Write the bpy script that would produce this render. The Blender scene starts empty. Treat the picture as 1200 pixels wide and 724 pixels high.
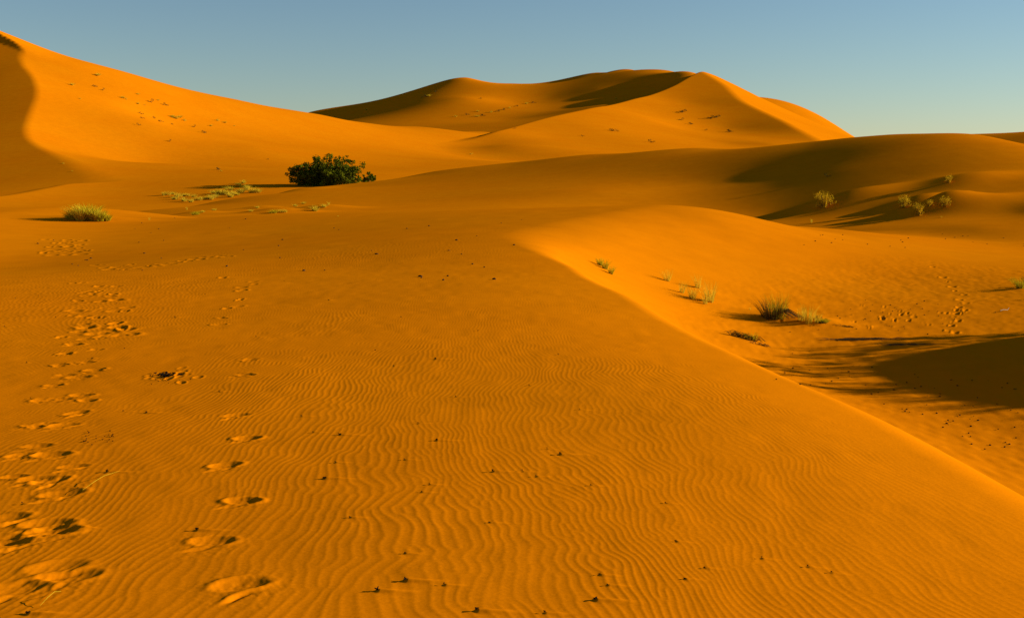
import bpy, math, random, os
import numpy as np
R = math.radians
random.seed(7)
rng = np.random.default_rng(11)
S = bpy.context.scene
QUAL = 1.0
F = 1300.0; PITCH = R(7.3)
SUN_EL = R(14.0); SUN_AZ = R(12.0)   # azimuth: degrees ahead of due right (+X)

# ------------------------------------------------------------------ survey helpers
def ray(px, py):
    a = (np.asarray(px, float)-600)/F; b = -(np.asarray(py, float)-362)/F
    c, s = math.cos(PITCH), math.sin(PITCH)
    return a, c+b*s, -s+b*c
def at(px, py, Y):
    a, f, u = ray(px, py); k = Y/f
    return np.stack([a*k, np.asarray(Y, float)+0*a, u*k], -1)

class TPS:
    """smooth sheet of sand through surveyed points (x, y, z)"""
    def __init__(s, pts, lam=0.0):
        p = np.array(pts, float); s.c = p[:, :2].mean(0); s.sc = np.abs(p[:, :2]-s.c).max()
        q = (p[:, :2]-s.c)/s.sc; s.q = q; n = len(q)
        K = s.k(((q[:, None]-q[None])**2).sum(-1)) + lam*np.eye(n)
        P = np.hstack([np.ones((n, 1)), q])
        A = np.zeros((n+3, n+3)); A[:n, :n] = K; A[:n, n:] = P; A[n:, :n] = P.T
        s.w = np.linalg.solve(A, np.concatenate([p[:, 2], np.zeros(3)]))
    @staticmethod
    def k(r2): return 0.5*r2*np.log(r2+1e-12)
    def __call__(s, x, y):
        X = (x-s.c[0])/s.sc; Y = (y-s.c[1])/s.sc; n = len(s.q)
        o = s.w[n]+s.w[n+1]*X+s.w[n+2]*Y
        for (a, b), w in zip(s.q, s.w): o = o+w*s.k((X-a)**2+(Y-b)**2)
        return o
def px3(lst): return [tuple(at(a, b, c)) for a, b, c in lst]
def behind(lst, f=1.25, drop=.10):
    o = []
    for a, b, c in lst:
        p = at(a, b, c); q = p*f; q[2] = p[2]-drop*c*(f-1)*2; o.append(tuple(q))
    return o
def smin(a, b, k):
    h = np.clip(.5+.5*(b-a)/k, 0, 1); return b*(1-h)+a*h-k*h*(1-h)
def smax(a, b, k): return -smin(-a, -b, k)
def sstep(a, b, x):
    t = np.clip((x-a)/(b-a), 0, 1); return t*t*(3-2*t)

# value noise, smooth, for large gentle undulation
_tab = rng.random((256, 256))
def vnoise(x, y):
    xi = np.floor(x).astype(int); yi = np.floor(y).astype(int); fx = x-xi; fy = y-yi
    fx = fx*fx*fx*(fx*(fx*6-15)+10); fy = fy*fy*fy*(fy*(fy*6-15)+10)
    g = lambda a, b: _tab[a & 255, b & 255]
    return ((g(xi, yi)*(1-fx)+g(xi+1, yi)*fx)*(1-fy)+(g(xi, yi+1)*(1-fx)+g(xi+1, yi+1)*fx)*fy)*2-1

# ------------------------------------------------------------------ the dunes
# 1 the near dune: plateau left of its brink, saddle behind it
PLAT = TPS([(-14,-10,-2.0),(0,-10,-2.0),(14,-10,-2.9),(-12,3,-2.1),(-4,3,-2.1),(0,3,-2.11),(3.5,3,-2.36),(9,3,-3.1),
    (-9,10,-2.05),(-4,10,-2.1),(0,10,-2.06),(2,10,-2.1),(3.4,10.1,-2.28),(8,12,-3.2),(-8.5,17,-2.1),(-4,17,-2.1),(0,17,-2.02),(2.3,18.3,-2.14),(6,18,-2.7),
    (-20,10,-2.0),(-20,20,-2.25),(1.3,6,-2.13),(2.6,6.5,-2.23),
    (-8,24,-2.28),(-4,24,-2.15),(0,25,-1.98),(1.6,24,-2.05)]+px3([
    (0,318,30),(150,308,30),(300,298,30),(450,287,30),(600,279,30),(660,272,33),
    (0,290,42),(150,283,42),(300,276,42),(450,268,40),(600,262,38),(690,257,39),
    (-150,285,55),(0,275,60),(130,266,60),(300,253,58),(430,249,55),(560,246,52),(680,244,49),(760,243,47),(800,243.5,46),(860,240,48)])
    +[(-22,80,-4.6),(-8,80,-4.6),(5,70,-4.2),(12,60,-2.8)])
# 2 the hollow right of the brink: bright wall, flat floor, far rim
_near = [(3.38,5,-2.1),(3.32,7,-2.05),(3.0,10.1,-2.0),(2.4,13.3,-2.0),(1.75,18.3,-1.98),(1.1,23,-1.93)]
BOWL = TPS(_near+[(a+d, b, z) for a, b, _ in _near for d, z in ((-2, -.8), (1.4, -2.95), (2.7, -3.75), (4.2, -4.2))]+
    [(-2.4,29.4,-.8),(.5,29.4,-1.83),(2.7,29.4,-2.75),(4.9,29.4,-3.5),(7,29.4,-3.95),(9.5,29.4,-4.1),
     (-1.8,34,-.7),(1.2,34,-1.78),(3.5,34,-2.5),(6,34,-3.25),(8.5,34,-3.8),(11,34,-4.0),
     (0,39,-.7),(3.2,39,-1.72),(6,39,-2.45),(9,39,-3.2),(12,39,-3.75),(15,39,-3.9),
     (2.5,43.3,-.8),(5.5,43.3,-1.68),(8,43.3,-2.15),(11,43.3,-2.85),(14,43.3,-3.4),(17,43.3,-3.7),
     (3,50,-.5),(9,11,-4.3),(11,16,-4.2),(11,22,-4.2),(14,12,-4.0),(15,20,-4.0),(12,28,-4.1),(17,27,-3.9),(24,20,-3.8),(24,40,-3.8),(18,36,-3.85),(9,20,-4.35)]+px3([
     (870,253,50),(930,268,53),(1000,271.5,56),(1100,272.5,58),(1200,272,58),(1300,272,58)])
    +[(20,80,-5.5),(35,80,-5.5),(10,80,-5.5)], 1e-4)
# 3 the dark dune across the hollow
def near(lst, d=2.5, f=.95): return px3([(a, b+d, c*f) for a, b, c in lst])
CRC = [(60,262,100),(160,248,105),(250,237,115),(345,222,128),(400,217,134),(500,203,144),(600,191,145),(700,181,141),(825,174,130.5),(950,167,117.6),(1000,161.5,113.2),(1060,157.5,108.3),(1100,157,105),(1150,159.5,103),(1200,169,98),(1260,182,94)]
CD = TPS(px3(CRC)+behind(CRC, 1.12, .12)+near(CRC)+px3([
    (250,249,88),(375,243,92),(450,237,98),(560,232,96),(700,225,95),(700,205,112),(800,240,87),(830,215,99.5),(900,252,80),(900,205,98),(980,240,79),(980,200,91),(1060,250,73),(1060,205,85),(1110,213,80),(1130,240,73),(1180,215,78),(1190,250,69),(1280,240,67),
    (1000,268,68),(850,262,76),(1150,268,63),(1250,268,62),(600,246,82),(400,252,80),(200,262,72)])
    +[(0,60,-6),(20,55,-6),(38,50,-6)], 1e-4)
# 4 the high dune on the left
CRD = [(-250,-100,385),(-60,8,332),(0,37,319),(30,51,316),(50,64,316),(100,72,324),(150,85,334),(200,100,344),(270,115,364),(330,127,384),(370,133,400),(420,143,420),(480,148,450),(560,154,490),(620,166,540),(680,180,560)]
SC = [(-150,-10,345),(-70,30,318),(4,64,296),(27,78,281),(42,100,262),(38,125,243),(30,150,225),(48,172,206),(88,195,183),(128,212,165)]
DR = TPS(px3(CRD)+behind(CRD, 1.25, .16)+near(CRD, 3, .95)+px3([
    (122,213,165),(170,150,252),(150,190,203),
    (200,150,275),(200,190,206),(300,172,256),(300,200,188),(400,170,310),(400,195,245),(500,175,350),(500,190,270),(600,180,400),(600,190,280),
    (150,238,136),(250,234,134),(330,221,150),(400,213,166),(300,214,160),(230,215,160),(500,202,205),(180,250,118)])
    +[(-60,90,-5),(-30,95,-5.5)]+[(p[0]-30,p[1],p[2]+h) for p, h in zip(px3(SC), (13,13,13,13,13,13,12,10,7,5))]+px3(SC)+[(p[0]+26,p[1],p[2]-8) for p in px3(SC[3:7])], 7e-4)
DL = TPS(px3(SC)+sum([[(p[0]-30,p[1],p[2]-1.5),(p[0]-90,p[1],p[2]-5),(p[0]+25,p[1]+5,p[2]+2)] for p in px3(SC)],[])+px3([(130,230,145),(0,240,118),(90,242,122),(160,240,140)])
    +[(-70,90,-4.5),(-35,85,-4.8)], 1e-4)
# 5 the far massif: front face E, right flank EF, back ridge B, bump behind K
EL = TPS(px3([(530,172,400),(570,153,440),(620,141,505),(680,128,580),(740,114,690),(790,98,780),(822,83,850),(850,100,770),(870,118,700),(930,148,600),(960,164,560),
    (600,170,380),(700,175,400),(650,160,450),(700,150,500),(760,140,590),(800,120,700),(800,150,590),(850,150,620),(850,168,520),(900,168,520),(760,172,440),(1000,190,470)])
    +[(-60,330,-3),(60,300,-5),(0,300,-5),(150,380,-5),(200,420,-5)], 1e-4)
ER = TPS(px3([(822,83,850),(850,100,770),(870,118,700),(930,148,600),(960,164,560),(850,95,900),(875,107,890),(900,119,860),(940,139,760),(985,161,690),(1010,172,650)])+
    [(300,1000,-10),(300,700,-10)])
EB = TPS(px3([(822,83,850),(790,98,770),(740,114,680),(680,128,580),(620,141,500),(570,153,430)])+[(150,1000,-10),(60,800,-5),(-10,600,-5)])
CRB = [(330,140,1060),(365,131,1020),(430,120,1020),(500,101,1010),(530,92.5,1000),(547,91,1000),(570,96,1020),(600,98,1050),(640,97,1070),(700,86,1060),(740,82,1020),(790,84.5,950),(820,88,885),(850,120,860),(900,150,860)]
MB_ = TPS(px3(CRB)+behind(CRB, 1.25, .2)+near(CRB, 2, .97)+px3([(430,135,880),(480,115,920),(500,140,760),(545,115,850),(560,145,700),(600,120,860),(600,140,740),(640,115,880),(650,128,800),(700,105,880),(700,125,730),(760,98,870),(560,160,640),(700,150,640),(400,145,800),(800,120,740),(850,140,800)]), 1e-4)
CRK = [(860,118,1000),(905,120,1000),(935,125,980),(965,138,960),(1000,160,940),(1040,185,930)]
MK = TPS(px3(CRK)+behind(CRK, 1.2, .2)+px3([(900,140,850),(950,150,850),(1000,175,830)]))
# dark dune at the far right edge, and a low one out of frame on the right
CRR = [(1100,180,330),(1160,161,305),(1200,157,290),(1300,146,270),(1450,125,250)]
MR = TPS(px3(CRR)+behind(CRR, 1.25, .2)+px3([(1180,175,230),(1300,180,220),(1100,190,240),(1450,170,220)]))

_q = np.array(px3(SC)); _o = np.argsort(_q[:, 1]); _scy = _q[_o, 1]; _scx = _q[_o, 0]
def gauss(x, y, cx, cy, sx, sy, rot=0):
    c, s = math.cos(rot), math.sin(rot); u = (x-cx)*c+(y-cy)*s; v = -(x-cx)*s+(y-cy)*c
    return np.exp(-.5*((u/sx)**2+(v/sy)**2))
NAMES = ['near_dune_sand','hollow_sand','dark_dune','high_left_dune','massif_dune','far_back_dune','edge_dune','desert_plain']
MOUNDS = []
def layers(x, y):
    p = PLAT(x, y); b = BOWL(x, y)
    r = np.hypot(x, y)
    away = sstep(68, 92, r)
    p = p-away*12; b = b-away*12
    # keep extrapolation calm away from the surveyed ground
    wl = sstep(14, 26, -x)+sstep(12, 24, -y)
    p = np.where(wl > 0, p*(1-np.clip(wl, 0, 1))+np.clip(wl, 0, 1)*(-2.3-away*6), p)
    wr = sstep(16, 26, x)
    b = b*(1-wr)+wr*(-4.0-away*12)
    wb = sstep(4, -8, y)
    b = b*(1-wb)+wb*(-2.2+2.2*0)
    sd = sstep(24, 34, y); fg = smin(p, b, .14+.12*sstep(12, 6, y)+.4*sd)+.05*sd*sstep(75,60,y)
    # off-frame dune on the right that shades the hollow
    yy = y-24.6; rd = -4.7+3.9*np.exp(-np.abs((x-22.4+.22*yy)/4.0)**2.4)*np.exp(-np.where(yy > 0, np.abs(yy/4.6)**5, np.abs(yy/7.6)**2.6))
    th = np.arctan2(x, y)
    def fade(L, *ms):
        for m in ms: L = L*(1-m)-80*m
        return np.clip(L, -80, 120)
    C = fade(CD(x, y), sstep(52, 44, y), sstep(150, 190, r), sstep(.62, .8, np.abs(th)))
    xc = np.interp(y, _scy, _scx); t_ = np.clip(x-xc-6+14*sstep(175, 155, y), 0, 80); D = smin(DR(x, y), DL(x, y)+.45*t_*t_/(t_+10), .4)
    D = fade(D, sstep(95, 70, y), sstep(.3, .45, th), sstep(.85, 1.15, -th), sstep(560, 680, r))
    E = smin(smin(EL(x, y), ER(x, y), 1.5), EB(x, y), 3)
    E = fade(E, sstep(330, 250, r), sstep(.32, .45, np.abs(th)), sstep(1050, 1250, r))
    B = fade(MB_(x, y), sstep(620, 500, r), sstep(.25, .32, th), sstep(.28, .4, -th), sstep(1250, 1500, r))
    K = fade(MK(x, y), sstep(780, 600, r), sstep(.36, .44, th), sstep(.18, .1, th), sstep(1150, 1400, r))
    M = fade(MR(x, y), sstep(190, 150, r), sstep(.385, .335, th), sstep(.9, 1.2, th), sstep(380, 480, r))
    base = -7.0+0*x+.6*vnoise(x/60, y/60)+2.5*vnoise(x/400+9, y/400+3)*sstep(300, 900, r)
    return [fg, smax(rd, fg-50, .1), C, D, E, B, K, M, base]
def height(x, y, lab=False):
    x = np.asarray(x, float); y = np.asarray(y, float)
    L = layers(x, y)
    ks = [0, 0, .5, 1.2, 2.5, 4, 4, 3, 1.0]
    r = np.hypot(x, y)
    H = smax(L[0], L[1], .5)
    for l, k in zip(L[2:], ks[2:]):
        H = smax(H, np.maximum(l, -60), k)
    for (mx, my, h, sx, sy, rot) in MOUNDS: H = H+h*gauss(x, y, mx, my, sx, sy, rot)
    if lab: return H, np.argmax(np.stack(L), 0)
    return H

# ------------------------------------------------------------------ object helpers
COL = S.collection
def tag(o, label=None, cat=None, group=None, kind=None):
    if label: o['label'] = label
    if cat: o['category'] = cat
    if group: o['group'] = group
    if kind: o['kind'] = kind
    return o
def link_mesh(name, me, mat=None, parent=None):
    o = bpy.data.objects.new(name, me); COL.objects.link(o)
    if mat: me.materials.append(mat)
    if parent: o.parent = parent
    return o
def np_mesh(name, V, Fq, smooth=False):
    me = bpy.data.meshes.new(name); V = np.asarray(V, np.float32); Fq = np.asarray(Fq, np.int32)
    n, k = Fq.shape
    me.vertices.add(len(V)); me.vertices.foreach_set('co', V.ravel())
    me.loops.add(n*k); me.loops.foreach_set('vertex_index', Fq.ravel())
    me.polygons.add(n); me.polygons.foreach_set('loop_start', np.arange(0, n*k, k, dtype=np.int32))
    if smooth: me.polygons.foreach_set('use_smooth', np.ones(n, bool))
    me.update(calc_edges=True); me.validate() if n < 200000 else None
    return me

# ------------------------------------------------------------------ materials
def mat(name):
    m = bpy.data.materials.new(name); m.use_nodes = True; nt = m.node_tree
    b = nt.nodes['Principled BSDF']; b.inputs['Specular IOR Level'].default_value = .15; b.inputs['Roughness'].default_value = .9
    return m, nt, b
def nn(nt, t, **k):
    n = nt.nodes.new(t)
    for a, v in k.items(): setattr(n, a, v)
    return n
def sand_mat():
    m, nt, b = mat('desert_sand'); L = nt.links.new
    nt.nodes.remove(b); b = nn(nt, 'ShaderNodeBsdfDiffuse'); L(b.outputs[0], nt.nodes['Material Output'].inputs[0])
    geo = nn(nt, 'ShaderNodeNewGeometry')
    # patches of paler and redder grains, metres wide, and fine speckle
    n1 = nn(nt, 'ShaderNodeTexNoise'); n1.inputs['Scale'].default_value = .09; n1.inputs['Detail'].default_value = 5
    n2 = nn(nt, 'ShaderNodeTexNoise'); n2.inputs['Scale'].default_value = 55; n2.inputs['Detail'].default_value = 3
    L(geo.outputs['Position'], n1.inputs['Vector']); L(geo.outputs['Position'], n2.inputs['Vector'])
    mx = nn(nt, 'ShaderNodeMix', data_type='RGBA'); mx.inputs[6].default_value = (.55, .140, .0005, 1); mx.inputs[7].default_value = (.60, .182, .0012, 1)
    L(n1.outputs['Fac'], mx.inputs[0])
    n5 = nn(nt, 'ShaderNodeTexNoise'); n5.inputs['Scale'].default_value = .8; n5.inputs['Detail'].default_value = 8; n5.inputs['Roughness'].default_value = .65; L(geo.outputs['Position'], n5.inputs['Vector'])
    ma = nn(nt, 'ShaderNodeMath', operation='MULTIPLY_ADD'); ma.inputs[1].default_value = .7; L(n5.outputs['Fac'], ma.inputs[0])
    mr = nn(nt, 'ShaderNodeMapRange'); mr.inputs[3].default_value = .80; mr.inputs[4].default_value = 1.14; mr.inputs[1].default_value = .45; mr.inputs[2].default_value = 1.2
    L(n2.outputs['Fac'], ma.inputs[2]); L(ma.outputs[0], mr.inputs[0])
    mu = nn(nt, 'ShaderNodeVectorMath', operation='SCALE'); L(mx.outputs[2], mu.inputs[0]); L(mr.outputs[0], mu.inputs['Scale'])
    L(mu.outputs[0], b.inputs['Color'])
    # grain relief
    n3 = nn(nt, 'ShaderNodeTexNoise'); n3.inputs['Scale'].default_value = 28; n3.inputs['Detail'].default_value = 4
    n4 = nn(nt, 'ShaderNodeTexNoise'); n4.inputs['Scale'].default_value = 1.6; n4.inputs['Detail'].default_value = 5
    mp = nn(nt, 'ShaderNodeMapping'); mp.inputs['Scale'].default_value = (1.0, .45, 1.0)
    L(geo.outputs['Position'], n3.inputs['Vector']); L(geo.outputs['Position'], mp.inputs['Vector']); L(mp.outputs[0], n4.inputs['Vector'])
    bp = nn(nt, 'ShaderNodeBump'); bp.inputs['Strength'].default_value = .35; bp.inputs['Distance'].default_value = .0025
    bq = nn(nt, 'ShaderNodeBump'); bq.inputs['Strength'].default_value = .35; bq.inputs['Distance'].default_value = .006
    L(n3.outputs['Fac'], bp.inputs['Height']); L(n4.outputs['Fac'], bq.inputs['Height']); L(bq.outputs[0], bp.inputs['Normal']); L(bp.outputs[0], b.inputs['Normal'])
    return m
def plant_mat(name, c1, c2, scale=3.0, rough=.7, trans=.0):
    m, nt, b = mat(name); L = nt.links.new; nt.nodes.remove(b); b = nn(nt, 'ShaderNodeBsdfDiffuse'); tr = nn(nt, 'ShaderNodeBsdfTranslucent')
    ms = nn(nt, 'ShaderNodeMixShader'); ms.inputs[0].default_value = trans; L(b.outputs[0], ms.inputs[1]); L(tr.outputs[0], ms.inputs[2]); L(ms.outputs[0], nt.nodes['Material Output'].inputs[0])
    geo = nn(nt, 'ShaderNodeNewGeometry'); n = nn(nt, 'ShaderNodeTexNoise'); n.inputs['Scale'].default_value = scale
    L(geo.outputs['Position'], n.inputs['Vector'])
    ad = nn(nt, 'ShaderNodeMath', operation='MULTIPLY_ADD'); ad.inputs[1].default_value = .6; ad.inputs[2].default_value = .2
    L(geo.outputs['Random Per Island'], ad.inputs[0])
    av = nn(nt, 'ShaderNodeMath', operation='ADD'); sb = nn(nt, 'ShaderNodeMath', operation='SUBTRACT'); sb.inputs[1].default_value = .5
    L(n.outputs['Fac'], sb.inputs[0]); L(sb.outputs[0], av.inputs[0]); L(ad.outputs[0], av.inputs[1])
    mx = nn(nt, 'ShaderNodeMix', data_type='RGBA'); mx.inputs[6].default_value = (*c1, 1); mx.inputs[7].default_value = (*c2, 1)
    L(av.outputs[0], mx.inputs[0]); L(mx.outputs[2], b.inputs['Color']); L(mx.outputs[2], tr.inputs['Color'])
    return m
SAND = sand_mat()
M_LEAF = plant_mat('tamarisk_foliage', (.030, .042, .002), (.15, .15, .006), .8, trans=.2)
M_BARK = plant_mat('tamarisk_bark', (.06, .04, .02), (.12, .08, .04), 6)
M_GREEN = plant_mat('green_grass_blades', (.24, .20, .005), (.58, .44, .012), 1.5, trans=.3)
M_YEL = plant_mat('dry_yellow_grass', (.46, .32, .010), (.70, .50, .030), 1.5, trans=.3)
M_DARK = plant_mat('dark_scrub', (.030, .028, .008), (.10, .080, .015), 1.5)
M_DRY = plant_mat('dead_twigs', (.05, .03, .012), (.20, .12, .04), 5)
M_TWIG = plant_mat('blackened_twig', (.006, .004, .003), (.022, .013, .007), 9)
M_PALE = plant_mat('bleached_wood', (.45, .36, .20), (.60, .50, .32), 12)
M_STONE = plant_mat('dark_pebble_stone', (.02, .012, .006), (.06, .035, .016), 9)

# ------------------------------------------------------------------ where a line of sight meets the sand
def hit(pts, y0=4.0, y1=1400.0, n=900):
    pts = np.array(pts, float).reshape(-1, 2)
    Y = np.exp(np.linspace(math.log(y0), math.log(y1), n))
    a, f, u = ray(pts[:, 0], pts[:, 1]); k = Y[None, :]/f[:, None]
    X = a[:, None]*k; Z = u[:, None]*k; YY = np.repeat(Y[None, :], len(pts), 0)
    d = Z-height(X, YY); below = d < 0; i = np.argmax(below, 1); i = np.where(below.any(1), i, n-1); i = np.clip(i, 1, n-1)
    r = np.arange(len(pts)); d0 = d[r, i-1]; d1 = d[r, i]; t = np.clip(d0/(d0-d1+1e-9), 0, 1)
    yy = Y[i-1]*(1-t)+Y[i]*t; kk = yy/f
    xx = a*kk; return np.stack([xx, yy, height(xx, yy)], -1)

# sand piled round the tufts of the dark dune, drawn out downwind to the right
for px_, py_, l_, h_ in [(965, 244, 5.0, .75), (1057, 243, 3.0, .55), (1076, 251, 3.2, .45), (1090, 242, 2.5, .3), (1107, 241, 4.5, .6), (1113, 214, 4.0, .45)]:
    p = hit([(px_, py_)])[0]
    MOUNDS.append((p[0]+l_*.45, p[1]+l_*.12, h_, l_*.6, l_*.26, .25))
for px_, py_, l_, h_ in [(909, 374, .9, .16), (948, 378, .7, .13), (855, 397, .6, .08), (1010, 402, 1.6, .12), (102, 258, 1.6, .25),
                         (229, 251, 1.4, .25), (320, 249, 1.8, .35), (372, 245, 1.8, .35), (300, 244, 1.2, .2), (818, 338, .4, .05), (831, 354, .5, .07)]:
    p = hit([(px_, py_)])[0]; MOUNDS.append((p[0]+l_*.3, p[1], h_, l_, l_*.6, .1))

# ------------------------------------------------------------------ wind ripples: an anisotropic pattern-forming field
def ripple_tile(N=896, per=9.0, steps=110):
    r2 = np.random.default_rng(5)
    k1 = np.fft.fftfreq(N)*N; kx = k1[None, :N//2+1]*per/N; ky = k1[:, None]*per/N
    k2 = kx**2+ky**2
    lin = .35-(k2-1)**2*1.0-.30*ky**2
    u = r2.normal(0, .1, (N, N)); dt = .35
    den = 1-dt*np.minimum(lin, .9)
    for i in range(steps):
        nl = -u**3+.45*u**2
        u = np.fft.irfft2((np.fft.rfft2(u)+dt*np.fft.rfft2(nl))/den, s=(N, N))
    u = (u-u.mean())/u.std(); return u
RIP = ripple_tile(); RN = RIP.shape[0]
def rip(s, t):     # s across the crests, t along, in wavelengths
    a = (s*9.0) % RN; b = (t*9.0) % RN
    i = a.astype(int); j = b.astype(int); fa = a-i; fb = b-j; i2 = (i+1) % RN; j2 = (j+1) % RN
    return (RIP[j, i]*(1-fa)+RIP[j, i2]*fa)*(1-fb)+(RIP[j2, i]*(1-fa)+RIP[j2, i2]*fa)*fb

# ------------------------------------------------------------------ footprints
def print_list():
    P = []
    right = [(285,689,1.25),(246,637,1.1),(281,589,1.0),(262,547,1.0),(288,515,.95),(276,488,1),(285,440,.9),(292,422,.9),(255,381,.9),(258,373,.8)]
    left = [(52,688,1.7),(30,632,1.45),(8,640,1.2),(60,622,1.1),(69,581,1.2),(40,563,1),(60,565,1.1),(40,524,1),(57,535,1.2),(72,500,1.1),(50,498,.9),(90,485,1),(66,469,1.1),(93,464,1),(48,470,.9),
            (90,443,1.1),(75,440,.9),(110,434,1),(84,404,1),(99,398,.9),(90,389,.9),(120,395,.9),(129,381,.9),(97,380,.9),(75,415,.8),(12,560,.8),(5,610,1.2),(36,500,.9),(22,535,.9),(84,548,.9),(100,470,.8),(62,452,.8),(70,428,.8),(100,425,.8),(112,410,.7),(70,395,.7),(107,372,.8),(85,370,.7),(120,362,.8),(96,356,.8),(128,350,.7),(108,345,.7)]
    far = [(168+i*7.5, 314-i*1.1+random.uniform(-2, 2), 1.5) for i in range(14)]+[(110+i*6, 313+random.uniform(-3, 3), 1.2) for i in range(9)]
    tramp = [(random.uniform(48, 100), random.uniform(266, 300), 1.6) for _ in range(60)]+[(random.uniform(85, 150), random.uniform(330, 395), 1.0) for _ in range(34)]
    tramp += [(random.gauss(195, 14), random.gauss(441, 4), .5) for _ in range(22)]+[(random.uniform(250,310), random.uniform(325,372), .9) for _ in range(8)]
    basin = [(1093,313,.9),(1105,325,1),(1111,330,1),(1116,336,1),(1119,341,1),(1130,345,1.1),(1124,351,1.1),(1132,355,1.1),(1124,360,1.1),(1130,363,1),(1120,367,1.1),(1127,368,1.1),(1118,372,1.1),(1124,376,1.1),(1117,382,1.1),(1112,388,1),(1119,389,1)]
    bump = [(random.gauss(1050, 45), random.gauss(372, 9), .7) for _ in range(46)]+[(random.uniform(1130, 1200), random.uniform(273, 300), .9) for _ in range(26)]
    for lst, kind in ((right, 0), (left, 0), (far, 1), (tramp, 1), (basin, 2), (bump, 2)):
        H = hit([(a, b) for a, b, c in lst])
        for (a, b, c), h in zip(lst, H): P.append((h[0], h[1], c, kind))
    return P
PRINTS = print_list()
def stamp(x, y, z):
    """press every print into the sand; x, y, z are arrays of the near rows"""
    rr = np.random.default_rng(3)
    for (cx, cy, sc, kind) in PRINTS:
        m = (np.abs(x-cx) < .34*sc) & (np.abs(y-cy) < .42*sc)
        if not m.any(): continue
        u = x[m]-cx; v = y[m]-cy; rot = rr.normal(0, .22)
        c, s = math.cos(rot), math.sin(rot); u, v = u*c+v*s, -u*s+v*c
        dz = np.zeros_like(u)
        if kind == 0:
            big = sc >= 1.3; sc = min(sc, 1.3)*1.05; k0 = .95 if cx < -1.5 else 1.1
            for ox, oy in (((-.09, -.05), (.06, .06), (-.02, .16)) if big else ((0, 0),)):
                # the sole: one scooped pit, its rim pushed up; then the drag marks of heel and toes on the near side
                a, b = u-ox*sc, v-(oy+.045)*sc; ro = rr.normal(.25, .12); c2, s2 = math.cos(ro), math.sin(ro); a, b = a*c2+b*s2, -a*s2+b*c2
                q = (a/(.075*sc))**2+(b/(.048*sc))**2; d = rr.uniform(.012, .017)*k0
                dz -= d*np.exp(-(q**1.5)*.55)
                dz += d*.5*np.exp(-((np.sqrt(q)-1.6)/.36)**2)*(.75+.5*np.sin(np.arctan2(b, a)*2+rr.uniform(0, 6)))
                for j in range(rr.integers(2, 5)):
                    a, b = u-(ox+(j-1.3)*.042)*sc, v-(oy-.085+j*.018)*sc; ro = rr.normal(.75, .12); c2, s2 = math.cos(ro), math.sin(ro); a, b = a*c2+b*s2, -a*s2+b*c2
                    dz -= .0075*k0*np.exp(-.5*((a/(.034*sc))**2+(b/(.011*sc))**2))
                    dz += .0045*k0*np.exp(-.5*((a/(.036*sc))**2+((b-.022*sc)/(.010*sc))**2))
            dz += .0012*vnoise(u*45+cx*31, v*38+cy*17)*np.exp(-(u*u+v*v)/(2*(.13*sc)**2))
        else:
            w, l = (.075*sc, .12*sc) if kind == 1 else (.06*sc, .10*sc); w *= 1+.3*rr.normal(); w = max(w, .03)
            q = (u/w)**2+(v/l)**2; d = (.016 if kind == 1 else .036)*rr.uniform(.5, 1.2)
            dz -= d*sc*np.exp(-q*.8); dz += d*.55*sc*np.exp(-((np.sqrt(q)-1.5)/.4)**2)
        z[m] += dz
    return z
# ------------------------------------------------------------------ small dark stubs lying in the foreground, each with a wind tail
STUBS = [(440,411),(510,421),(654,416),(461,429),(620,452),(534,465),(679,480),(353,488),(490,496),(367,507),(398,510),(511,516),(641,526),(656,532),(474,539),(393,542),(577,552),(612,552),(628,558),(380,561),
 (503,568),(494,577),(410,607),(573,613),(474,649),(475,680),(520,685),(442,692),(558,715),(638,718),(697,703),(712,686),(702,674),(692,569),(780,590),(792,635),(892,654),(946,664),(974,671),(825,666),(802,679),
 (31,425),(146,409),(108,420),(137,356),(5,383),(45,347),(18,350),(36,467),(257,459),(144,482),(171,484),(125,553),(230,621),(33,720),(26,590),(98,39+580),(385,352),(333,330),(240,345),(470,372),(180,322),(560,388),(300,395),(205,372),(65,372)]
BIG = {(577,552),(380,561),(656,532),(511,516),(442,692),(558,715),(230,621),(33,720),(510,421),(697,703),(398,510),(475,680),(171,484),(125,553)}
STUB_POS = hit(STUBS)

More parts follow.
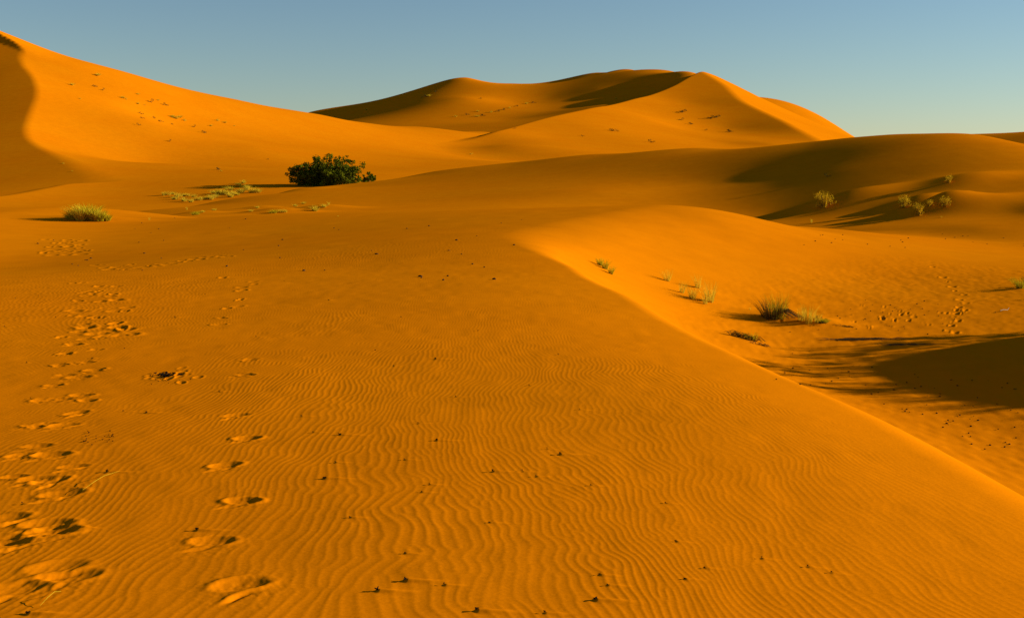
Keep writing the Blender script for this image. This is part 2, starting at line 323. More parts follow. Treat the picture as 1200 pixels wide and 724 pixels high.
# ------------------------------------------------------------------ the sand itself
def build_ground():
    # directions: fine across the view, coarse round the back; rows: close near the feet, wide at the horizon
    fine = np.linspace(R(-27), R(27), int(1240*QUAL)); 
    right = R(27)+R(152)*(np.arange(1, 96)/95)**1.9
    th = np.concatenate([-right[::-1], fine, right]); 
    iv = 1/np.linspace(1/4.3, 1/34.0, int(640*QUAL)); 
    rr = np.concatenate([np.geomspace(.25, 4.2, 36), iv, np.geomspace(34.3, 150, int(250*QUAL)), np.geomspace(151, 1300, int(330*QUAL)), np.geomspace(1340, 9000, 30)])
    T, Q = np.meshgrid(th, rr); x = Q*np.sin(T); y = Q*np.cos(T); z, lab = height(x, y, True)
    ny, nx = z.shape
    # ripples on the near dune, fading with distance and towards the smooth brink
    k = np.searchsorted(rr, 46.0)
    X, Y, Z = x[:k], y[:k], z[:k]
    wx = .22*vnoise(X*.55+3, Y*.35)+.09*vnoise(X*1.5, Y*1.1+9)+.022*vnoise(X*5, Y*4+9)
    th_c = np.clip(-.055*X-.06, -.42, .22)
    lam = .055
    s_ = (X+wx-np.tan(th_c)*(Y-8)*1.0)/lam; t_ = (Y+.2*vnoise(X*.4, Y*.4+30))/lam*.72
    u = rip(s_, t_); 
    v = np.clip((u+1.7)/3.4, 0, 1.3)**2.1
    brink = PLAT(X, Y)-BOWL(X, Y)
    amp = sstep(-.05, -.6, brink)*sstep(42, 22, Y)*(1-.0*X)
    amp *= .74+.26*vnoise(X*.5+50, Y*.28+7)
    amp *= .74+.30*vnoise(X*1.9+20, Y*1.1+31)
    amp *= np.where(X < -1.2, .8+.2*sstep(-4.5, -1.2, X), 1)
    Z = Z+v*amp*.0023*(1+.8*sstep(8, 20, Y))
    # faint uneven floor in the hollow and everywhere near
    Z = Z+.004*vnoise(X*1.3, Y*.8)*sstep(.6, -.3, brink)+.0018*vnoise(X*6, Y*4+5)*sstep(30, 20, Y)*sstep(.3, -.6, brink)
    fl = sstep(.1, .8, brink)*sstep(10, 14, Y)
    fl2 = fl*sstep(-3.2, -3.8, Z); Z = Z+fl2*(.006*vnoise(X*2.6+8, Y*1.6)+.005*vnoise(X*7, Y*5+3))
    for (cx, cy, _), p in zip(STUB_POS, STUBS):
        f = 1.5 if p in BIG else .8
        m = (np.abs(X-cx-.06) < .25) & (np.abs(Y-cy) < .1)
        if m.any():
            uu = X[m]-cx; vv = Y[m]-cy
            Z[m] += .008*f*np.exp(-((vv/.011)**2)/2/f)*sstep(-.01, .015, uu)*sstep(.17*f, .02, uu)
    Z = stamp(X, Y, Z)
    z[:k] = Z
    V = np.stack([x, y, z], -1).reshape(-1, 3)
    Pn = np.stack([x, y, z], -1)
    du = np.gradient(Pn, axis=1); dv = np.gradient(Pn, axis=0); Nn = np.cross(du, dv); Nn /= np.linalg.norm(Nn, axis=-1, keepdims=True)+1e-12
    Nn *= np.sign(Nn[..., 2:3]+1e-9); Nn = Nn.reshape(-1, 3).astype(np.float32)
    idx = np.arange(ny*nx).reshape(ny, nx)
    Fq = np.stack([idx[:-1, :-1], idx[:-1, 1:], idx[1:, 1:], idx[1:, :-1]], -1)
    kind = np.array([0, 1, 2, 3, 4, 4, 4, 5, 6])[lab]
    fk = kind[:-1, :-1].ravel(); Fq = Fq.reshape(-1, 4)
    # close the seam behind the camera and the small disc under it
    seam = np.stack([idx[:-1, -1], idx[:-1, 0], idx[1:, 0], idx[1:, -1]], -1)
    Fq = np.concatenate([Fq, seam]); fk = np.concatenate([fk, np.zeros(len(seam), int)])
    spec = [('near_dune', 'rippled orange sand dune in the foreground with the hollow beyond its brink'), ('side_dune', 'low sand dune beyond the right edge shading the hollow'),
            ('middle_dune', 'dark smooth dune across the middle'), ('high_dune', 'high sunlit dune on the left'), ('far_dune', 'far dune massif with sharp summit ridge'),
            ('horizon_dune', 'dark dune peeping over at the far right'), ('desert_plain', 'low sand between and beyond the dunes')]
    for i, (nm, lb) in enumerate(spec):
        f = Fq[fk == i]
        if not len(f): continue
        used, inv = np.unique(f, return_inverse=True)
        f2 = inv.reshape(-1, 4)
        me = np_mesh(nm, V[used], f2, True)
        me.normals_split_custom_set_from_vertices(Nn[used])
        o = link_mesh(nm, me, SAND); tag(o, lb, kind='structure')
    a = np.concatenate([[[0, 0, float(height(0., 0.))]], V[idx[0]]]); n = nx
    f = np.array([[0, 1+(i+1) % n, 1+i][::-1] for i in range(n)])
    me = np_mesh('sand_patch', a, f, True); o = link_mesh('sand_patch', me, SAND); tag(o, 'sand under the camera', kind='structure')
build_ground()

# ------------------------------------------------------------------ plants
def blades(rg, n, h, spread, lean=.35, w=.012, wind=(-.12, 0), seg=3, base=.25):
    """n curved tapering grass blades in one mesh"""
    V = []; Fc = []
    for i in range(n):
        a = rg.uniform(0, 2*math.pi); r0 = spread*base*math.sqrt(rg.random()); L = h*rg.uniform(.55, 1.05)
        out = lean*rg.random()**.7; b0 = np.array([r0*math.cos(a), r0*math.sin(a), -.03])
        a2 = a+rg.normal(0, .5); d = np.array([math.cos(a2), math.sin(a2), 0]); side = np.array([-d[1], d[0], 0]); tw = rg.uniform(0, math.pi)
        side = side*math.cos(tw)+d*math.sin(tw)*.8
        k = len(V)
        for j in range(seg+1):
            t = j/seg; p = b0+d*(out*L*t+out*L*.9*t*t)+np.array([wind[0]*L*t*t, wind[1]*L*t*t, L*t*(1-.35*out*t)])
            ww = w*(1-t*.85)*.5; V.append(p-side*ww); V.append(p+side*ww)
        for j in range(seg): Fc.append([k+2*j, k+2*j+1, k+2*j+3, k+2*j+2])
    return np.array(V), np.array(Fc)
def clump_leaves(rg, n, blobs, size, flat=1.0):
    """leaf-sized quads through the volume of several uneven blobs (x, y, z, r)"""
    B = np.array(blobs, float); wgt = B[:, 3]**2; wgt /= wgt.sum(); V = []; Fc = []
    which = rg.choice(len(B), n, p=wgt)
    sub = [[(rg.normal(0, .5, 3)*b[3]*.95, b[3]*rg.uniform(.25, .5)) for _ in range(11)] for b in B]
    for i in range(n):
        b = B[which[i]]; o, r = sub[which[i]][rg.integers(11)]
        d = rg.normal(0, 1, 3); d /= np.linalg.norm(d); c = b[:3]+o+d*r*rg.uniform(.45, 1.1); c[2] = max(c[2], -.1)
        nrm = d+rg.normal(0, .55, 3); nrm /= np.linalg.norm(nrm)
        t = np.cross(nrm, rg.normal(0, 1, 3)); t /= np.linalg.norm(t)+1e-9; s = np.cross(nrm, t); L = size*rg.uniform(.6, 1.4)
        k = len(V); V += [c-t*L*.5, c+s*L*.28*flat, c+t*L*.5, c-s*L*.28*flat]; Fc.append([k, k+1, k+2, k+3])
    return np.array(V), np.array(Fc)
def tube(path, rad, ns=6):
    V = []; Fc = []; path = np.array(path, float)
    for i, p in enumerate(path):
        t = path[min(i+1, len(path)-1)]-path[max(i-1, 0)]; t /= np.linalg.norm(t)+1e-9
        a = np.cross(t, [.3, .2, 1.0]) if abs(t[2]) < .95 else np.cross(t, [1, 0, 0]); a /= np.linalg.norm(a); b = np.cross(t, a)
        for j in range(ns):
            q = 2*math.pi*j/ns; V.append(p+(a*math.cos(q)+b*math.sin(q))*rad[i])
    for i in range(len(path)-1):
        for j in range(ns): Fc.append([i*ns+j, i*ns+(j+1) % ns, (i+1)*ns+(j+1) % ns, (i+1)*ns+j])
    return np.array(V), np.array(Fc)
def join(parts):
    V = []; Fc = []; k = 0
    for v, f in parts: V.append(v); Fc.append(f+k); k += len(v)
    return np.concatenate(V), np.concatenate(Fc)
def wobble(rg, p0, p1, n=5, amp=.12):
    p0 = np.array(p0, float); p1 = np.array(p1, float); L = np.linalg.norm(p1-p0)
    return [p0+(p1-p0)*t+(rg.normal(0, amp, 3)*L*.35 if 0 < t < 1 else 0) for t in np.linspace(0, 1, n)]
def limb(rg, p0, p1, r0, r1, n=5, amp=.12): return tube(wobble(rg, p0, p1, n, amp), np.linspace(r0, r1, n))

def place(kind, loc, sc=1.0, rz=None, label=None, group=None, cat=None, tilt=(0, 0), name=None, sink=.02, zs=1.0):
    """first use links the model itself, later uses are copies with copies of their parts"""
    src, used = kind['o'], kind['used']
    if used:
        o = src.copy(); COL.objects.link(o)
        for ch in kind['parts']: c = ch.copy(); COL.objects.link(c); c.parent = o
    else: o = src; kind['used'] = True
    for k in ('label', 'group'):
        if k in o.keys(): del o[k]
    o.location = (loc[0], loc[1], loc[2]-sink); o.rotation_euler = (tilt[0], tilt[1], random.uniform(0, 6.28) if rz is None else rz)
    o.scale = (sc, sc, sc*zs); tag(o, label, cat or kind['cat'], group)
    return o
def model(name, cat, mesh_parts):
    """mesh_parts: [(part name, V, F, material)]; one part -> the thing is that mesh, else an Empty with children"""
    if len(mesh_parts) == 1:
        _, V, Fc, m = mesh_parts[0]; o = link_mesh(name, np_mesh(name, V, Fc), m); return dict(o=o, used=False, parts=[], cat=cat)
    o = bpy.data.objects.new(name, None); COL.objects.link(o); ps = []
    for pn, V, Fc, m in mesh_parts: ps.append(link_mesh(pn, np_mesh(pn, V, Fc), m, o))
    return dict(o=o, used=False, parts=ps, cat=cat)
rg = np.random.default_rng(21)
# models, each one metre tall
M_TAN = None
bl = lambda *a, **k: blades(rg, *a, **k)
TUFT = [model('grass_tuft', 'grass tuft', [('blades', *bl(150, 1.0, .9, lean=.55, w=.035), M_GREEN)]), model('grass_tuft', 'grass tuft', [('blades', *bl(110, 1.0, .7, lean=.35, w=.035), M_GREEN)])]
WISP = [model('grass_tuft', 'grass tuft', [('blades', *bl(70, 1.0, .7, lean=.3, w=.022), M_YEL)]), model('grass_tuft', 'grass tuft', [('blades', *bl(46, 1.0, .5, lean=.25, w=.024), M_YEL)])]
def shrub_model(m, nb, n, wide, name='shrub', size=.11):
    bb = [(rg.uniform(-wide, wide), rg.uniform(-.4*wide, .4*wide), rg.uniform(.18, .62), rg.uniform(.2, .36)) for _ in range(nb)]
    stems = [limb(rg, (b[0]*.25, b[1]*.25, -.08), (b[0], b[1], b[2]+.15), .02, .006, 4, .1) for b in bb]
    return model(name, 'shrub', [('foliage', *clump_leaves(rg, n, bb, size, .8), m), ('stem', *join(stems), M_DRY)])
def tussock_model(m, n, wide, k=4, name='shrub', w=.04):
    parts = []
    for i in range(k):
        V, Fc = blades(rg, n//k, rg.uniform(.6, 1.0), .6, lean=.6, w=w); V = V+np.array([rg.uniform(-wide, wide), rg.uniform(-.3, .3)*wide, 0]); parts.append((V, Fc))
    return model(name, 'shrub', [('foliage', *join(parts), m)])
M_TAN = plant_mat('tan_scrub', (.30, .17, .004), (.72, .43, .015), 2.5, trans=.3)
DARKS = [shrub_model(M_DARK, 5, 420, .7), shrub_model(M_DARK, 4, 320, .45)]
YSHRUB = [tussock_model(M_YEL, 260, .7, 5), tussock_model(M_YEL, 200, .45, 3), shrub_model(M_YEL, 5, 420, .55)]
def upright(n, m):
    bb = [(rg.normal(0, .26)+.15*(z-.4), rg.normal(0, .2), z, rg.uniform(.17, .26)) for z in np.linspace(.08, .78, 8)]
    V1, F1 = blades(rg, 110, 1.0, .5, lean=.3, w=.03)
    return model('shrub', 'shrub', [('foliage', *join([clump_leaves(rg, n, bb, .10, .6), (V1, F1)]), m), ('stem', *join([limb(rg, (0, 0, -.1), (b[0], b[1], b[2]), .025, .008, 4) for b in bb]), M_DRY)])
UPR = [upright(420, M_TAN), upright(360, M_TAN)]
GSHRUB = [tussock_model(M_GREEN, 300, .8, 5)]

def ppx(Y): return 1300.0/Y      # pixels of the photograph per metre at depth Y

# -- the tree behind the dark dune and the small shrub at its right
def tree_from(lobes, Yd, base_px, name, label, cat, n, size, limbs=True):
    gx = at(base_px, 219, Yd); gz = float(height(gx[0], Yd)); base = np.array([gx[0], Yd, gz])
    root = bpy.data.objects.new(name, None); COL.objects.link(root); root.location = base; tag(root, label, cat)
    bb = []
    for (x, y, r) in lobes:
        d = rg.normal(0, 1.1); p = at(x, y, Yd+d)-base; bb.append((p[0], p[1], p[2], r/ppx(Yd)*1.10))
    low = [(x, rg.normal(0, 1), rg.uniform(.4, 2.2), rr*1.1) for (x, _, _, rr) in bb if rr > .6]*2
    allb = bb+low
    V, Fc = clump_leaves(rg, n, allb, size, 1.0); link_mesh('crown', np_mesh('crown', V, Fc), M_LEAF, root)
    xs = np.array([b[0] for b in bb]); tr = []
    for k in range(4 if limbs else 2):
        x0 = (k-1.5)*.35; tx = np.interp(k, [0, 3], [xs.min()*.5, xs.max()*.5])
        tr.append((x0, tx))
    tv = join([tube(wobble(rg, (a, 0, -.4), (b, 0, 1.7), 5, .08), np.linspace(.20, .10, 5), 8) for a, b in tr]) if limbs else join([tube(wobble(rg, (0, 0, -.3), (.2*k, 0, .8), 4, .08), np.linspace(.08, .03, 4), 6) for k in (-1, 1)])
    link_mesh('trunk', np_mesh('trunk', *tv), M_BARK, root)
    for b in bb:
        if b[3] < .5: continue
        st = min(tr, key=lambda q: abs(q[1]-b[0]))[1] if limbs else 0
        v = limb(rg, (st, 0, 1.4 if limbs else .5), (b[0], b[1], b[2]), .09, .03, 5, .08); link_mesh('limb', np_mesh('limb', *v), M_BARK, root)
    return root
LOBES = [(370,190,6.5),(383.5,191.5,6),(397,191,6),(407,188,4),(413,190,2.5),(358,204.5,7.5),(370,203,9.5),(386,202,9.5),(401,201,9),(412,208,7.5),(420.5,210,4.5),(349,217,6.5),(362,214,9),(377,213,11),(393,213,11),(408,214,8),(352,211,4)]
tree_from(LOBES, 156, 384, 'tamarisk_tree', 'dark green bushy tree with knobbly crown rising behind the middle dune crest', 'tree', 30000, .26)
tree_from([(433,208,4.6),(438,209.5,2.6),(428,212,3.4),(434,214,4)], 152, 432, 'tamarisk_shrub', 'small dark green shrub on the crest just right of the bushy tree', 'shrub', 2600, .22, False)

# -- the hollow
def put(kind, px_, py_, hpx, label, group=None, zs=1.0, **k):
    p = hit([(px_, py_)])[0]; return place(kind, p, hpx/ppx(p[1])/zs, label=label, group=group, zs=zs, **k)
G1 = 'grass tufts on the bright wall of the hollow'
for (x, y, h, lb, t) in [(703,311,9,'sparse green tuft highest up the bright wall, top of the leaning row',1),(709,315,10,'sparse green tuft in the middle of the leaning row on the bright wall',1),(716,321,9,'sparse green tuft lowest in the leaning row on the bright wall',1),
        (782,329,13,'single thin grass tuft between the far left row and the group of four',0),(818,337,14,'thin grass tuft at the back of the group of four on the bright wall',0),
        (799,343,13,'thin grass tuft at the left end of the bright wall group of four',0),(811,350,15,'thin grass tuft in the middle front of the group of four on the bright wall',0),(831,353,21,'tallest thin pale grass tuft at the right end of the group of four',0),(826,356,10,'low pale tuft at the foot of the tallest thin grass tuft',0)]:
    put((TUFT if t else WISP)[random.randint(0, 1)], x, y, h*1.35, lb, G1, rz=None)
def big_tuft():
    p = hit([(904, 372)])[0]; root = bpy.data.objects.new('grass_tuft', None); COL.objects.link(root); root.location = p
    tag(root, 'largest dark bristly grass tuft with arching dead stems in the hollow', 'grass tuft')
    V, Fc = blades(rg, 260, .62, .8, lean=.42, w=.011, base=.3); link_mesh('blades', np_mesh('blades', V, Fc), M_DARK, root)
    V, Fc = blades(rg, 120, .72, .5, lean=.22, w=.010, base=.4); V[:, 0] += .18; link_mesh('blades', np_mesh('blades', V, Fc), M_GREEN, root)['label'] = 'tall yellow green blades at its right'
    st = []
    for i in range(40):
        a = rg.uniform(-.5, 1.0); r_ = rg.uniform(.3, .8); q = [(0+.1*i/40, -.1, .05), (r_*.5, -.15+a*.1, .16+rg.uniform(0, .1)), (r_, -.2+a*.3, .02)]
        st.append(tube(q, [.006, .005, .003], 4))
    link_mesh('dead_stems', np_mesh('dead_stems', *join(st)), M_DRY, root)
big_tuft()
put(WISP[0], 946, 378, 26, 'wispy yellow grass tuft just right of the largest dark tuft', rz=1)
put(WISP[1], 938, 376, 20, 'thin yellow tuft between the largest dark tuft and the wispy one')
put(WISP[1], 957, 378, 17, 'thin low yellow tuft right beside the wispy yellow grass')
put(DARKS[1], 961, 378, 9, 'low dark green plant hugging the sand right of the yellow grass', zs=.6)
put(GSHRUB[0], 967, 377, 8, 'low green sprig at the right end of the big grass clump', zs=.8)
put(WISP[1], 879, 363, 5, 'tiny pale tuft left of and above the largest dark tuft')
def dead_brush(px_, py_, wid, hh, n, label, name='dead_brush', m=None, cat='dead brush', green=False):
    p = hit([(px_, py_)])[0]; st = []
    for i in range(n):
        x0 = rg.uniform(-.5, .5)*wid; y0 = rg.normal(0, .1)*wid*.4; L = rg.uniform(.15, .45)*wid; a = rg.uniform(-.4, .4)+(math.pi if rg.random() < .4 else 0)
        z0 = float(height(p[0]+x0, p[1]+y0))-p[2]; x1, y1 = x0+L*math.cos(a), y0+L*math.sin(a)*.4; z1 = float(height(p[0]+x1, p[1]+y1))-p[2]
        st.append(tube([(x0, y0, z0-.01), ((x0+x1)/2, (y0+y1)/2, (z0+z1)/2+hh*rg.uniform(.3, 1)), (x1, y1, z1+hh*rg.uniform(0, .5))], [.004, .0035, .002], 4))
    if green:
        root = bpy.data.objects.new(name, None); COL.objects.link(root); root.location = p; tag(root, label, cat)
        link_mesh('stems', np_mesh('stems', *join(st)), m or M_DRY, root); V, Fc = blades(rg, 60, .2, .5, lean=.6, w=.012); V[:, 0] += wid*.3
        link_mesh('green_blades', np_mesh('green_blades', V, Fc), M_GREEN, root)
    else:
        o = link_mesh(name, np_mesh(name, *join(st)), m or M_DRY); o.location = p; tag(o, label, cat)
dead_brush(871, 396, .62, .14, 110, 'dark dead brush with a green sprig, half hidden by the brink', m=M_DARK, green=True)
dead_brush(890, 404, .35, .06, 30, 'small heap of dry stems just below the dark dead brush')
dead_brush(1010, 398, 1.5, .045, 90, 'long low line of dry tangled stems above the big shadow')
dead_brush(1060, 404, 1.0, .03, 40, 'thin trail of dry stems reaching right to the edge of the big shadow')
dead_brush(991, 383, .5, .05, 26, 'small dark scrap of brush right of the big grass clump', m=M_DARK)
p = hit([(1177, 365)])[0]; V, Fc = tube([(-.14, -.05, .03), (-.03, 0, .05), (.1, .04, .04), (.16, .08, .10)], [.010, .012, .011, .007], 8)
o = link_mesh('bleached_stick', np_mesh('bleached_stick', V, Fc, True), M_PALE); o.location = p; tag(o, 'pale bleached stick lying on shaded sand at the right edge', 'stick')
put(TUFT[0], 1196, 338, 17, 'green grass tuft at the right edge of the hollow wall'); put(DARKS[0], 1206, 336, 13, 'dark shrub cut by the right edge beside the green tuft')

# off the right of the frame: shrubs on the side dune whose long shadows reach into the hollow
for (x, y, h) in [(20.6, 28.0, 1.0), (20.3, 27.2, 1.1), (21.2, 26.2, 1.1), (20.9, 24.6, .8), (22.6, 31.4, 1.3), (23.4, 33.6, 1.4), (24, 38.5, 1.3), (21.4, 28.8, 1.3)]:
    place(DARKS[random.randint(0, 1)], (x, y, float(height(x, y))), h, label='dark shrub beyond the right edge of the hollow', group='shrubs beyond the right edge', zs=1.5)

for i in range(34):  # unseen growth added along the crest to make the dune's shadow edge ragged
    y = 18.5+i*.32+random.uniform(-.2, .2); x = 22.4-.22*(y-24.6)+random.gauss(-.2, .7)
    place(WISP[i % 2] if i % 3 else DARKS[i % 2], (x, y, float(height(x, y))), random.uniform(.3, .85), label='unseen grass or low scrub added to the side dune to fray its shadow', group='unseen growth added to the side dune', cat='grass tuft' if i % 3 else 'shrub')
# -- the dark dune: tufts on the right, low scrub on the left
for (x, y, h, k, lb, z) in [(965,243,18,UPR[0],'tall shaggy yellow shrub at the left of the dark dune slope, casting a wide shadow',1.0),(1058,243,14,UPR[1],'yellow shrub at the left end of the row of four on the dark dune',1.0),
        (1076,252,14,UPR[0],'lowest yellow shrub of the row of four on the dark dune',1.0),(1089,242,8,UPR[1],'small tuft in the gap of the row of four on the dark dune',1.0),(1106,242,12,UPR[1],'yellow shrub at the right end of the row of four on the dark dune',1.0),
        (1112,214,9,UPR[0],'lone yellow shrub highest on the dark dune, above the row of four',1.0),(951,261,5,WISP[1],'tiny pale tuft at the foot of the dark dune below the tall shaggy shrub',1.0),
        (970,207,4,DARKS[1],'tiny dark scrub high on the dark dune above the tall shaggy shrub',.7),(1103,255,3,WISP[1],'tiny tuft below the right end of the row of four',1.0)]:
    put(k, x, y, h*1.15, lb, 'shrubs on the dark dune', zs=z)
G2 = 'scrub along the left foot of the dark dune'
for (x, y, h, k, lb) in [(229,252,6,GSHRUB[0],'dark green scrub right of the big grass mound'),(237,249,4,YSHRUB[1],'low pale scrub joined to the dark green scrub'),(252,247,4,YSHRUB[1],'pale scrub alone between the dark green scrub and the next row'),(219,246,4,WISP[1],'tiny pale tuft just above the dark green scrub'),
        (294,248,4,YSHRUB[1],'first pale scrub of the low row left of the tree foot'),(302,244,4,YSHRUB[1],'second pale scrub of the low row, slightly higher'),(320,250,6,GSHRUB[0],'green yellow scrub in the middle of the low row'),(331,249,5,YSHRUB[0],'yellow scrub touching the green yellow one'),
        (346,242,4,YSHRUB[1],'pale scrub below the left side of the tree'),(356,239,4,YSHRUB[1],'small pale scrub directly below the tree'),(370,247,7,YSHRUB[0],'brightest yellow scrub below the tree, lower left half'),(379,243,6,YSHRUB[1],'yellow scrub trailing up right from the brightest one'),(385,240,4,WISP[0],'last wispy tuft of the trailing scrub below the tree'),(175,258,4,WISP[1],'tiny pale tuft between the grass mound and the dark green scrub'),(396,254,2.5,WISP[1],'tiny pale tuft on the near sand below the tree')]:
    put(k, x, y, h*1.2, lb, G2, zs=.85)
# the big green mound of grass on the left
def mound_bush():
    p = hit([(102, 258)])[0]; root = bpy.data.objects.new('grass_mound', None); COL.objects.link(root); root.location = p
    tag(root, 'wide rounded mound of bright green grass on the left', 'grass mound'); s_ = 1/ppx(p[1])
    for i in range(9):
        x = (i-4)*5.4*s_; hh = (22-abs(i-4)**1.5*1.7)*s_
        V, Fc = blades(rg, 190, hh, 8*s_, lean=.55, w=.035, base=.6); V[:, 0] += x; V[:, 1] += rg.normal(0, 3)*s_
        link_mesh('tussock', np_mesh('tussock', V, Fc), M_GREEN if i % 3 else M_YEL, root)
    return root
mound_bush()
G3 = 'yellow grass along the foot of the high dune'
pos = [(196,229,6),(203,228,5),(210,231,6),(217,230,5),(216,236,6),(224,237,6),(232,235,6),(240,234,6),(247,234,7),(254,232,7),(259,228,8),(264,228,8),(270,231,7),(276,229,6),(268,223,6),(283,226,8),(286,215,5),(290,222,8),(296,226,8),(303,226,7),(279,217,4),(272,228,7),(250,227,5),(221,230,5),(206,234,5),(228,231,5)]
for i, (x, y, h) in enumerate(pos):
    put(YSHRUB[i % 2], x, y, h*1.15, ('yellow grass tussock in the thin left part of the band at the high dune foot' if x < 245 else 'yellow grass tussock in the thick right part of the band, left of the tree shadow'), G3, zs=.9)
# -- scattered scrub high on the left dune
sl = [(115,88,'l',7),(84,99,'l',7),(112,101,'d',5),(120,105,'d',5),(143,114,'l',6),(148,116,'l',5),(162,110,'l',4),(162,121,'l',5),(170,123,'l',4),(176,119,'d',7),(186,117,'l',4),(191,122,'d',5),(196,123,'d',4),(166,133,'d',5),(167,138,'d',4),(181,138,'d',5),
      (188,142,'d',5),(163,146,'d',5),(206,138,'l',8),(211,137,'l',7),(216,141,'l',6),(201,136,'l',5),(202,145,'d',3),(227,148,'d',5),(240,155,'d',6),(247,147,'l',5),(255,141,'l',6),(263,143,'l',4),(275,147,'l',3),(198,165,'d',5),(256,198,'d',6),(259,200,'l',4),(314,186,'d',2.5),(74,191,'l',3),(85,200,'l',3),(93,115,'l',3)]
uniq = {(115,88):'pale scrub nearest the crest of the high left dune',(84,99):'pale scrub furthest left on the slope of the high left dune',(206,138):'largest pale scrub in the middle of the high dune slope, left half',(240,155):'dark shrub lowest right of the scattered scrub on the high dune',
        (198,165):'lone dark shrub below all the scattered scrub of the high dune',(256,198):'dark sprig just above the yellow grass band on the high dune',(314,186):'tiny dark speck of scrub above the tree shadow',(74,191):'tiny pale tuft on the shaded left flank of the high dune, upper',(85,200):'tiny pale tuft on the shaded left flank of the high dune, lower'}
for i, (x, y, c, h) in enumerate(sl):
    lb = uniq.get((x, y), 'small dark scrub among the scatter on the high dune slope' if c == 'd' else 'small pale yellow scrub among the scatter on the high dune slope')
    put(DARKS[i % 2] if c == 'd' else YSHRUB[i % 3], x, y+1, h*.62, lb, 'scrub scattered on the high dune', zs=.75)
# -- scrub on the far massif
fm = [(720,154,4,'lone dark shrub at the left on the bright far face'),(764,167,4,'dark shrub lowest on the bright far face'),(799,132,4.5,'topmost dark shrub on the bright far face'),(798,141,3,'small dark shrub just under the topmost one on the bright far face'),
      (810,146,3,'small dark shrub right of and below the topmost pair'),(832,139,4,'left of the two joined dark shrubs below the summit'),(839,138,4,'right of the two joined dark shrubs below the summit'),(827,153,2,'tiny dark shrub below the joined pair'),(855,155,4,'rightmost dark shrub on the bright far face'),(683,160,2,'tiny dark shrub at the far left of the bright far face')]
for i, (x, y, h, lb) in enumerate(fm): put(DARKS[i % 2], x, y, h, lb, 'shrubs on the bright far face', zs=.55)
fb = [(498,114,4),(503,113,4),(510,108,3),(430,129,2.5),(563,116,2),(533,137,3),(548,135,3),(560,131,3),(565,136,3.5),(559,137,3),(583,131,3),(576,132,3),(590,129,3),(597,127,3),(605,125,2.5),(617,122,3),(625,121,3),(553,181,3),(603,151,2),(722,116,2)]
for i, (x, y, h) in enumerate(fb):
    put(YSHRUB[i % 3] if i % 2 else DARKS[0], x, y, h*.9, 'speck of scrub on the shaded left part of the far massif' if x < 640 and y < 145 else 'speck of scrub alone on plain sand near the far massif', 'scrub on the far massif', zs=.7)

# -- foreground stubs, twigs and debris
def stub_mesh(seed):
    r = np.random.default_rng(seed); q = []
    for i in range(r.integers(3, 6)):
        a = r.uniform(0, 6.28); L = r.uniform(.010, .024); e = r.uniform(.1, .9)
        q.append(tube([(0, 0, 0), (L*.5*math.cos(a), L*.5*math.sin(a), L*.4*e+.004), (L*math.cos(a), L*math.sin(a), L*e)], [.007, .0055, .0025], 6))
    return join(q)
STUBM = [model('twig_stub', 'twig', [('stub', *stub_mesh(40+i), M_TWIG)]) for i in range(5)]
for i, (p, pp) in enumerate(zip(STUB_POS, STUBS)):
    b = pp in BIG
    place(STUBM[i % 5], (p[0], p[1], p[2]+.008), (.66 if b else .36)*min(1.6, max(1, p[1]/9)), label='dark twig stub poking from the rippled sand, larger kind with a wind tail' if b else 'tiny dark twig stub scattered on the rippled sand', group='dark twig stubs on the near dune', sink=0)
# heap of dark fragments on the disturbed patch
hp = hit([(random.gauss(193, 7), random.gauss(440, 1.6)) for _ in range(34)]+[(random.gauss(196, 13), random.gauss(445, 4)) for _ in range(22)]+[(random.uniform(98, 135), random.uniform(505, 522)) for _ in range(24)])
for i, p in enumerate(hp):
    place(STUBM[i % 5], (p[0], p[1], p[2]+.006), random.uniform(.5, 1.1)*(1.0 if i < 34 else .5), label='dark fragment in the little heap on disturbed sand' if i < 56 else 'tiny fragment beside the left footprints', group='fragments of the dark heap' if i < 56 else 'fragments beside the footprints', sink=0)
def long_twig(a, b, label):
    A, B = hit([a, b]); A = A.copy(); B = B.copy(); A[2] += .012; B[2] += .02; mid = (A+B)/2+np.array([.01, .02, .025])
    mid[2] = max(mid[2], float(height(mid[0], mid[1]))+.012)
    V, Fc = tube([A-A, (mid-A)*.5+np.array([0, .004, .004]), mid-A, B-A], [.0008, .0013, .0012, .0006], 5)
    o = link_mesh('dry_stem', np_mesh('dry_stem', V, Fc, True), M_YEL); o.location = A; tag(o, label, 'twig')
long_twig((47, 712), (72, 697), 'pale dry stem lying in the nearest footprint at the lower left')
long_twig((97, 576), (140, 555), 'thin pale dry stem beside the middle left footprints')
# -- pebbles on the floor of the hollow
def pebble(seed):
    r = np.random.default_rng(seed); ph = [0, .9, 1.7, 2.4, math.pi]; V = []; Fc = []
    for i, a in enumerate(ph):
        for j in range(7):
            t = 2*math.pi*j/7; k = r.uniform(.8, 1.2); V.append((math.sin(a)*math.cos(t)*.03*k, math.sin(a)*math.sin(t)*.022*k, math.cos(a)*.016*k))
    for i in range(4):
        for j in range(7): Fc.append([i*7+j, i*7+(j+1) % 7, (i+1)*7+(j+1) % 7, (i+1)*7+j])
    return np.array(V), np.array(Fc)
PEB = [model('pebble', 'pebble', [('pebble', *pebble(70+i), M_STONE)]) for i in range(4)]
pp = [(random.uniform(960, 1195), random.uniform(425, 530)) for _ in range(120)]
pp = [(x, y) for x, y in pp if y < 405+(x-880)*.45 and y > 425+(x-1000)*.1][:80]
pp += [(random.gauss(1040, 40), random.gauss(372, 10)) for _ in range(50)]+[(random.gauss(960, 30), random.gauss(440, 10)) for _ in range(16)]+[(random.uniform(930, 1200), random.uniform(274, 292)) for _ in range(24)]
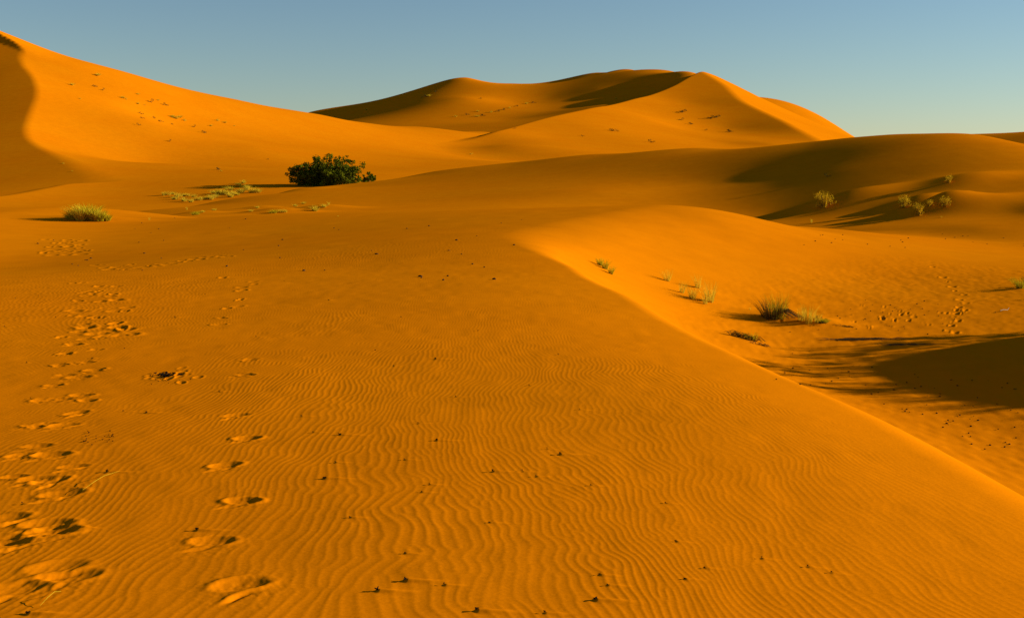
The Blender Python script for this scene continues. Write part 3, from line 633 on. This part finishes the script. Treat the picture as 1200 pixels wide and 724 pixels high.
for i, p in enumerate(hit(pp)):
    place(PEB[i % 4], (p[0], p[1], p[2]+.01), random.uniform(.35, .8)*min(2.2, max(1, p[1]/26)), label='small dark pebble scattered on the floor of the hollow' if i < len(pp)-24 else 'small dark pebble on the far rim of the hollow', group='pebbles in the hollow', sink=0)
lp = hit([(random.uniform(20, 620), random.uniform(255, 330)) for _ in range(46)])
for i, p in enumerate(lp): place(PEB[i % 4], (p[0], p[1], p[2]+.01), random.uniform(.6, 1.5), label='small dark pebble on the sand behind the near ripples', group='pebbles on the saddle', sink=0)

# ------------------------------------------------------------------ light, sky, camera
w = bpy.data.worlds.new('World'); S.world = w; w.use_nodes = True; nt = w.node_tree
bg = nt.nodes['Background']; sky = nt.nodes.new('ShaderNodeTexSky'); sky.sky_type = 'NISHITA'; sky.sun_disc = False
sky.sun_elevation = SUN_EL; sky.sun_rotation = math.pi/2-SUN_AZ; sky.altitude = 700; sky.air_density = 1.15; sky.dust_density = 0; sky.ozone_density = 3.2
nt.links.new(sky.outputs[0], bg.inputs[0]); bg.inputs[1].default_value = .052
sd = bpy.data.lights.new('sun', 'SUN'); sd.energy = 5.0; sd.angle = R(.5); sd.color = (1, .90, .74)
so = bpy.data.objects.new('sun', sd); COL.objects.link(so)
from mathutils import Vector
dv = Vector((math.cos(SUN_EL)*math.cos(SUN_AZ), math.cos(SUN_EL)*math.sin(SUN_AZ), math.sin(SUN_EL)))
so.rotation_euler = dv.to_track_quat('Z', 'Y').to_euler(); so.location = dv*60
cd = bpy.data.cameras.new('camera'); cam = bpy.data.objects.new('camera', cd); COL.objects.link(cam); S.camera = cam
cd.sensor_width = 36; cd.lens = F/1200*36; cd.clip_start = .05; cd.clip_end = 30000
cam.location = (0, 0, 0); cam.rotation_euler = (math.pi/2-PITCH, 0, 0)
S.view_settings.view_transform = 'Standard'; S.view_settings.look = 'None'; S.view_settings.gamma = 1; S.view_settings.exposure = 1.0
S.cycles.max_bounces = 4; S.cycles.diffuse_bounces = 3
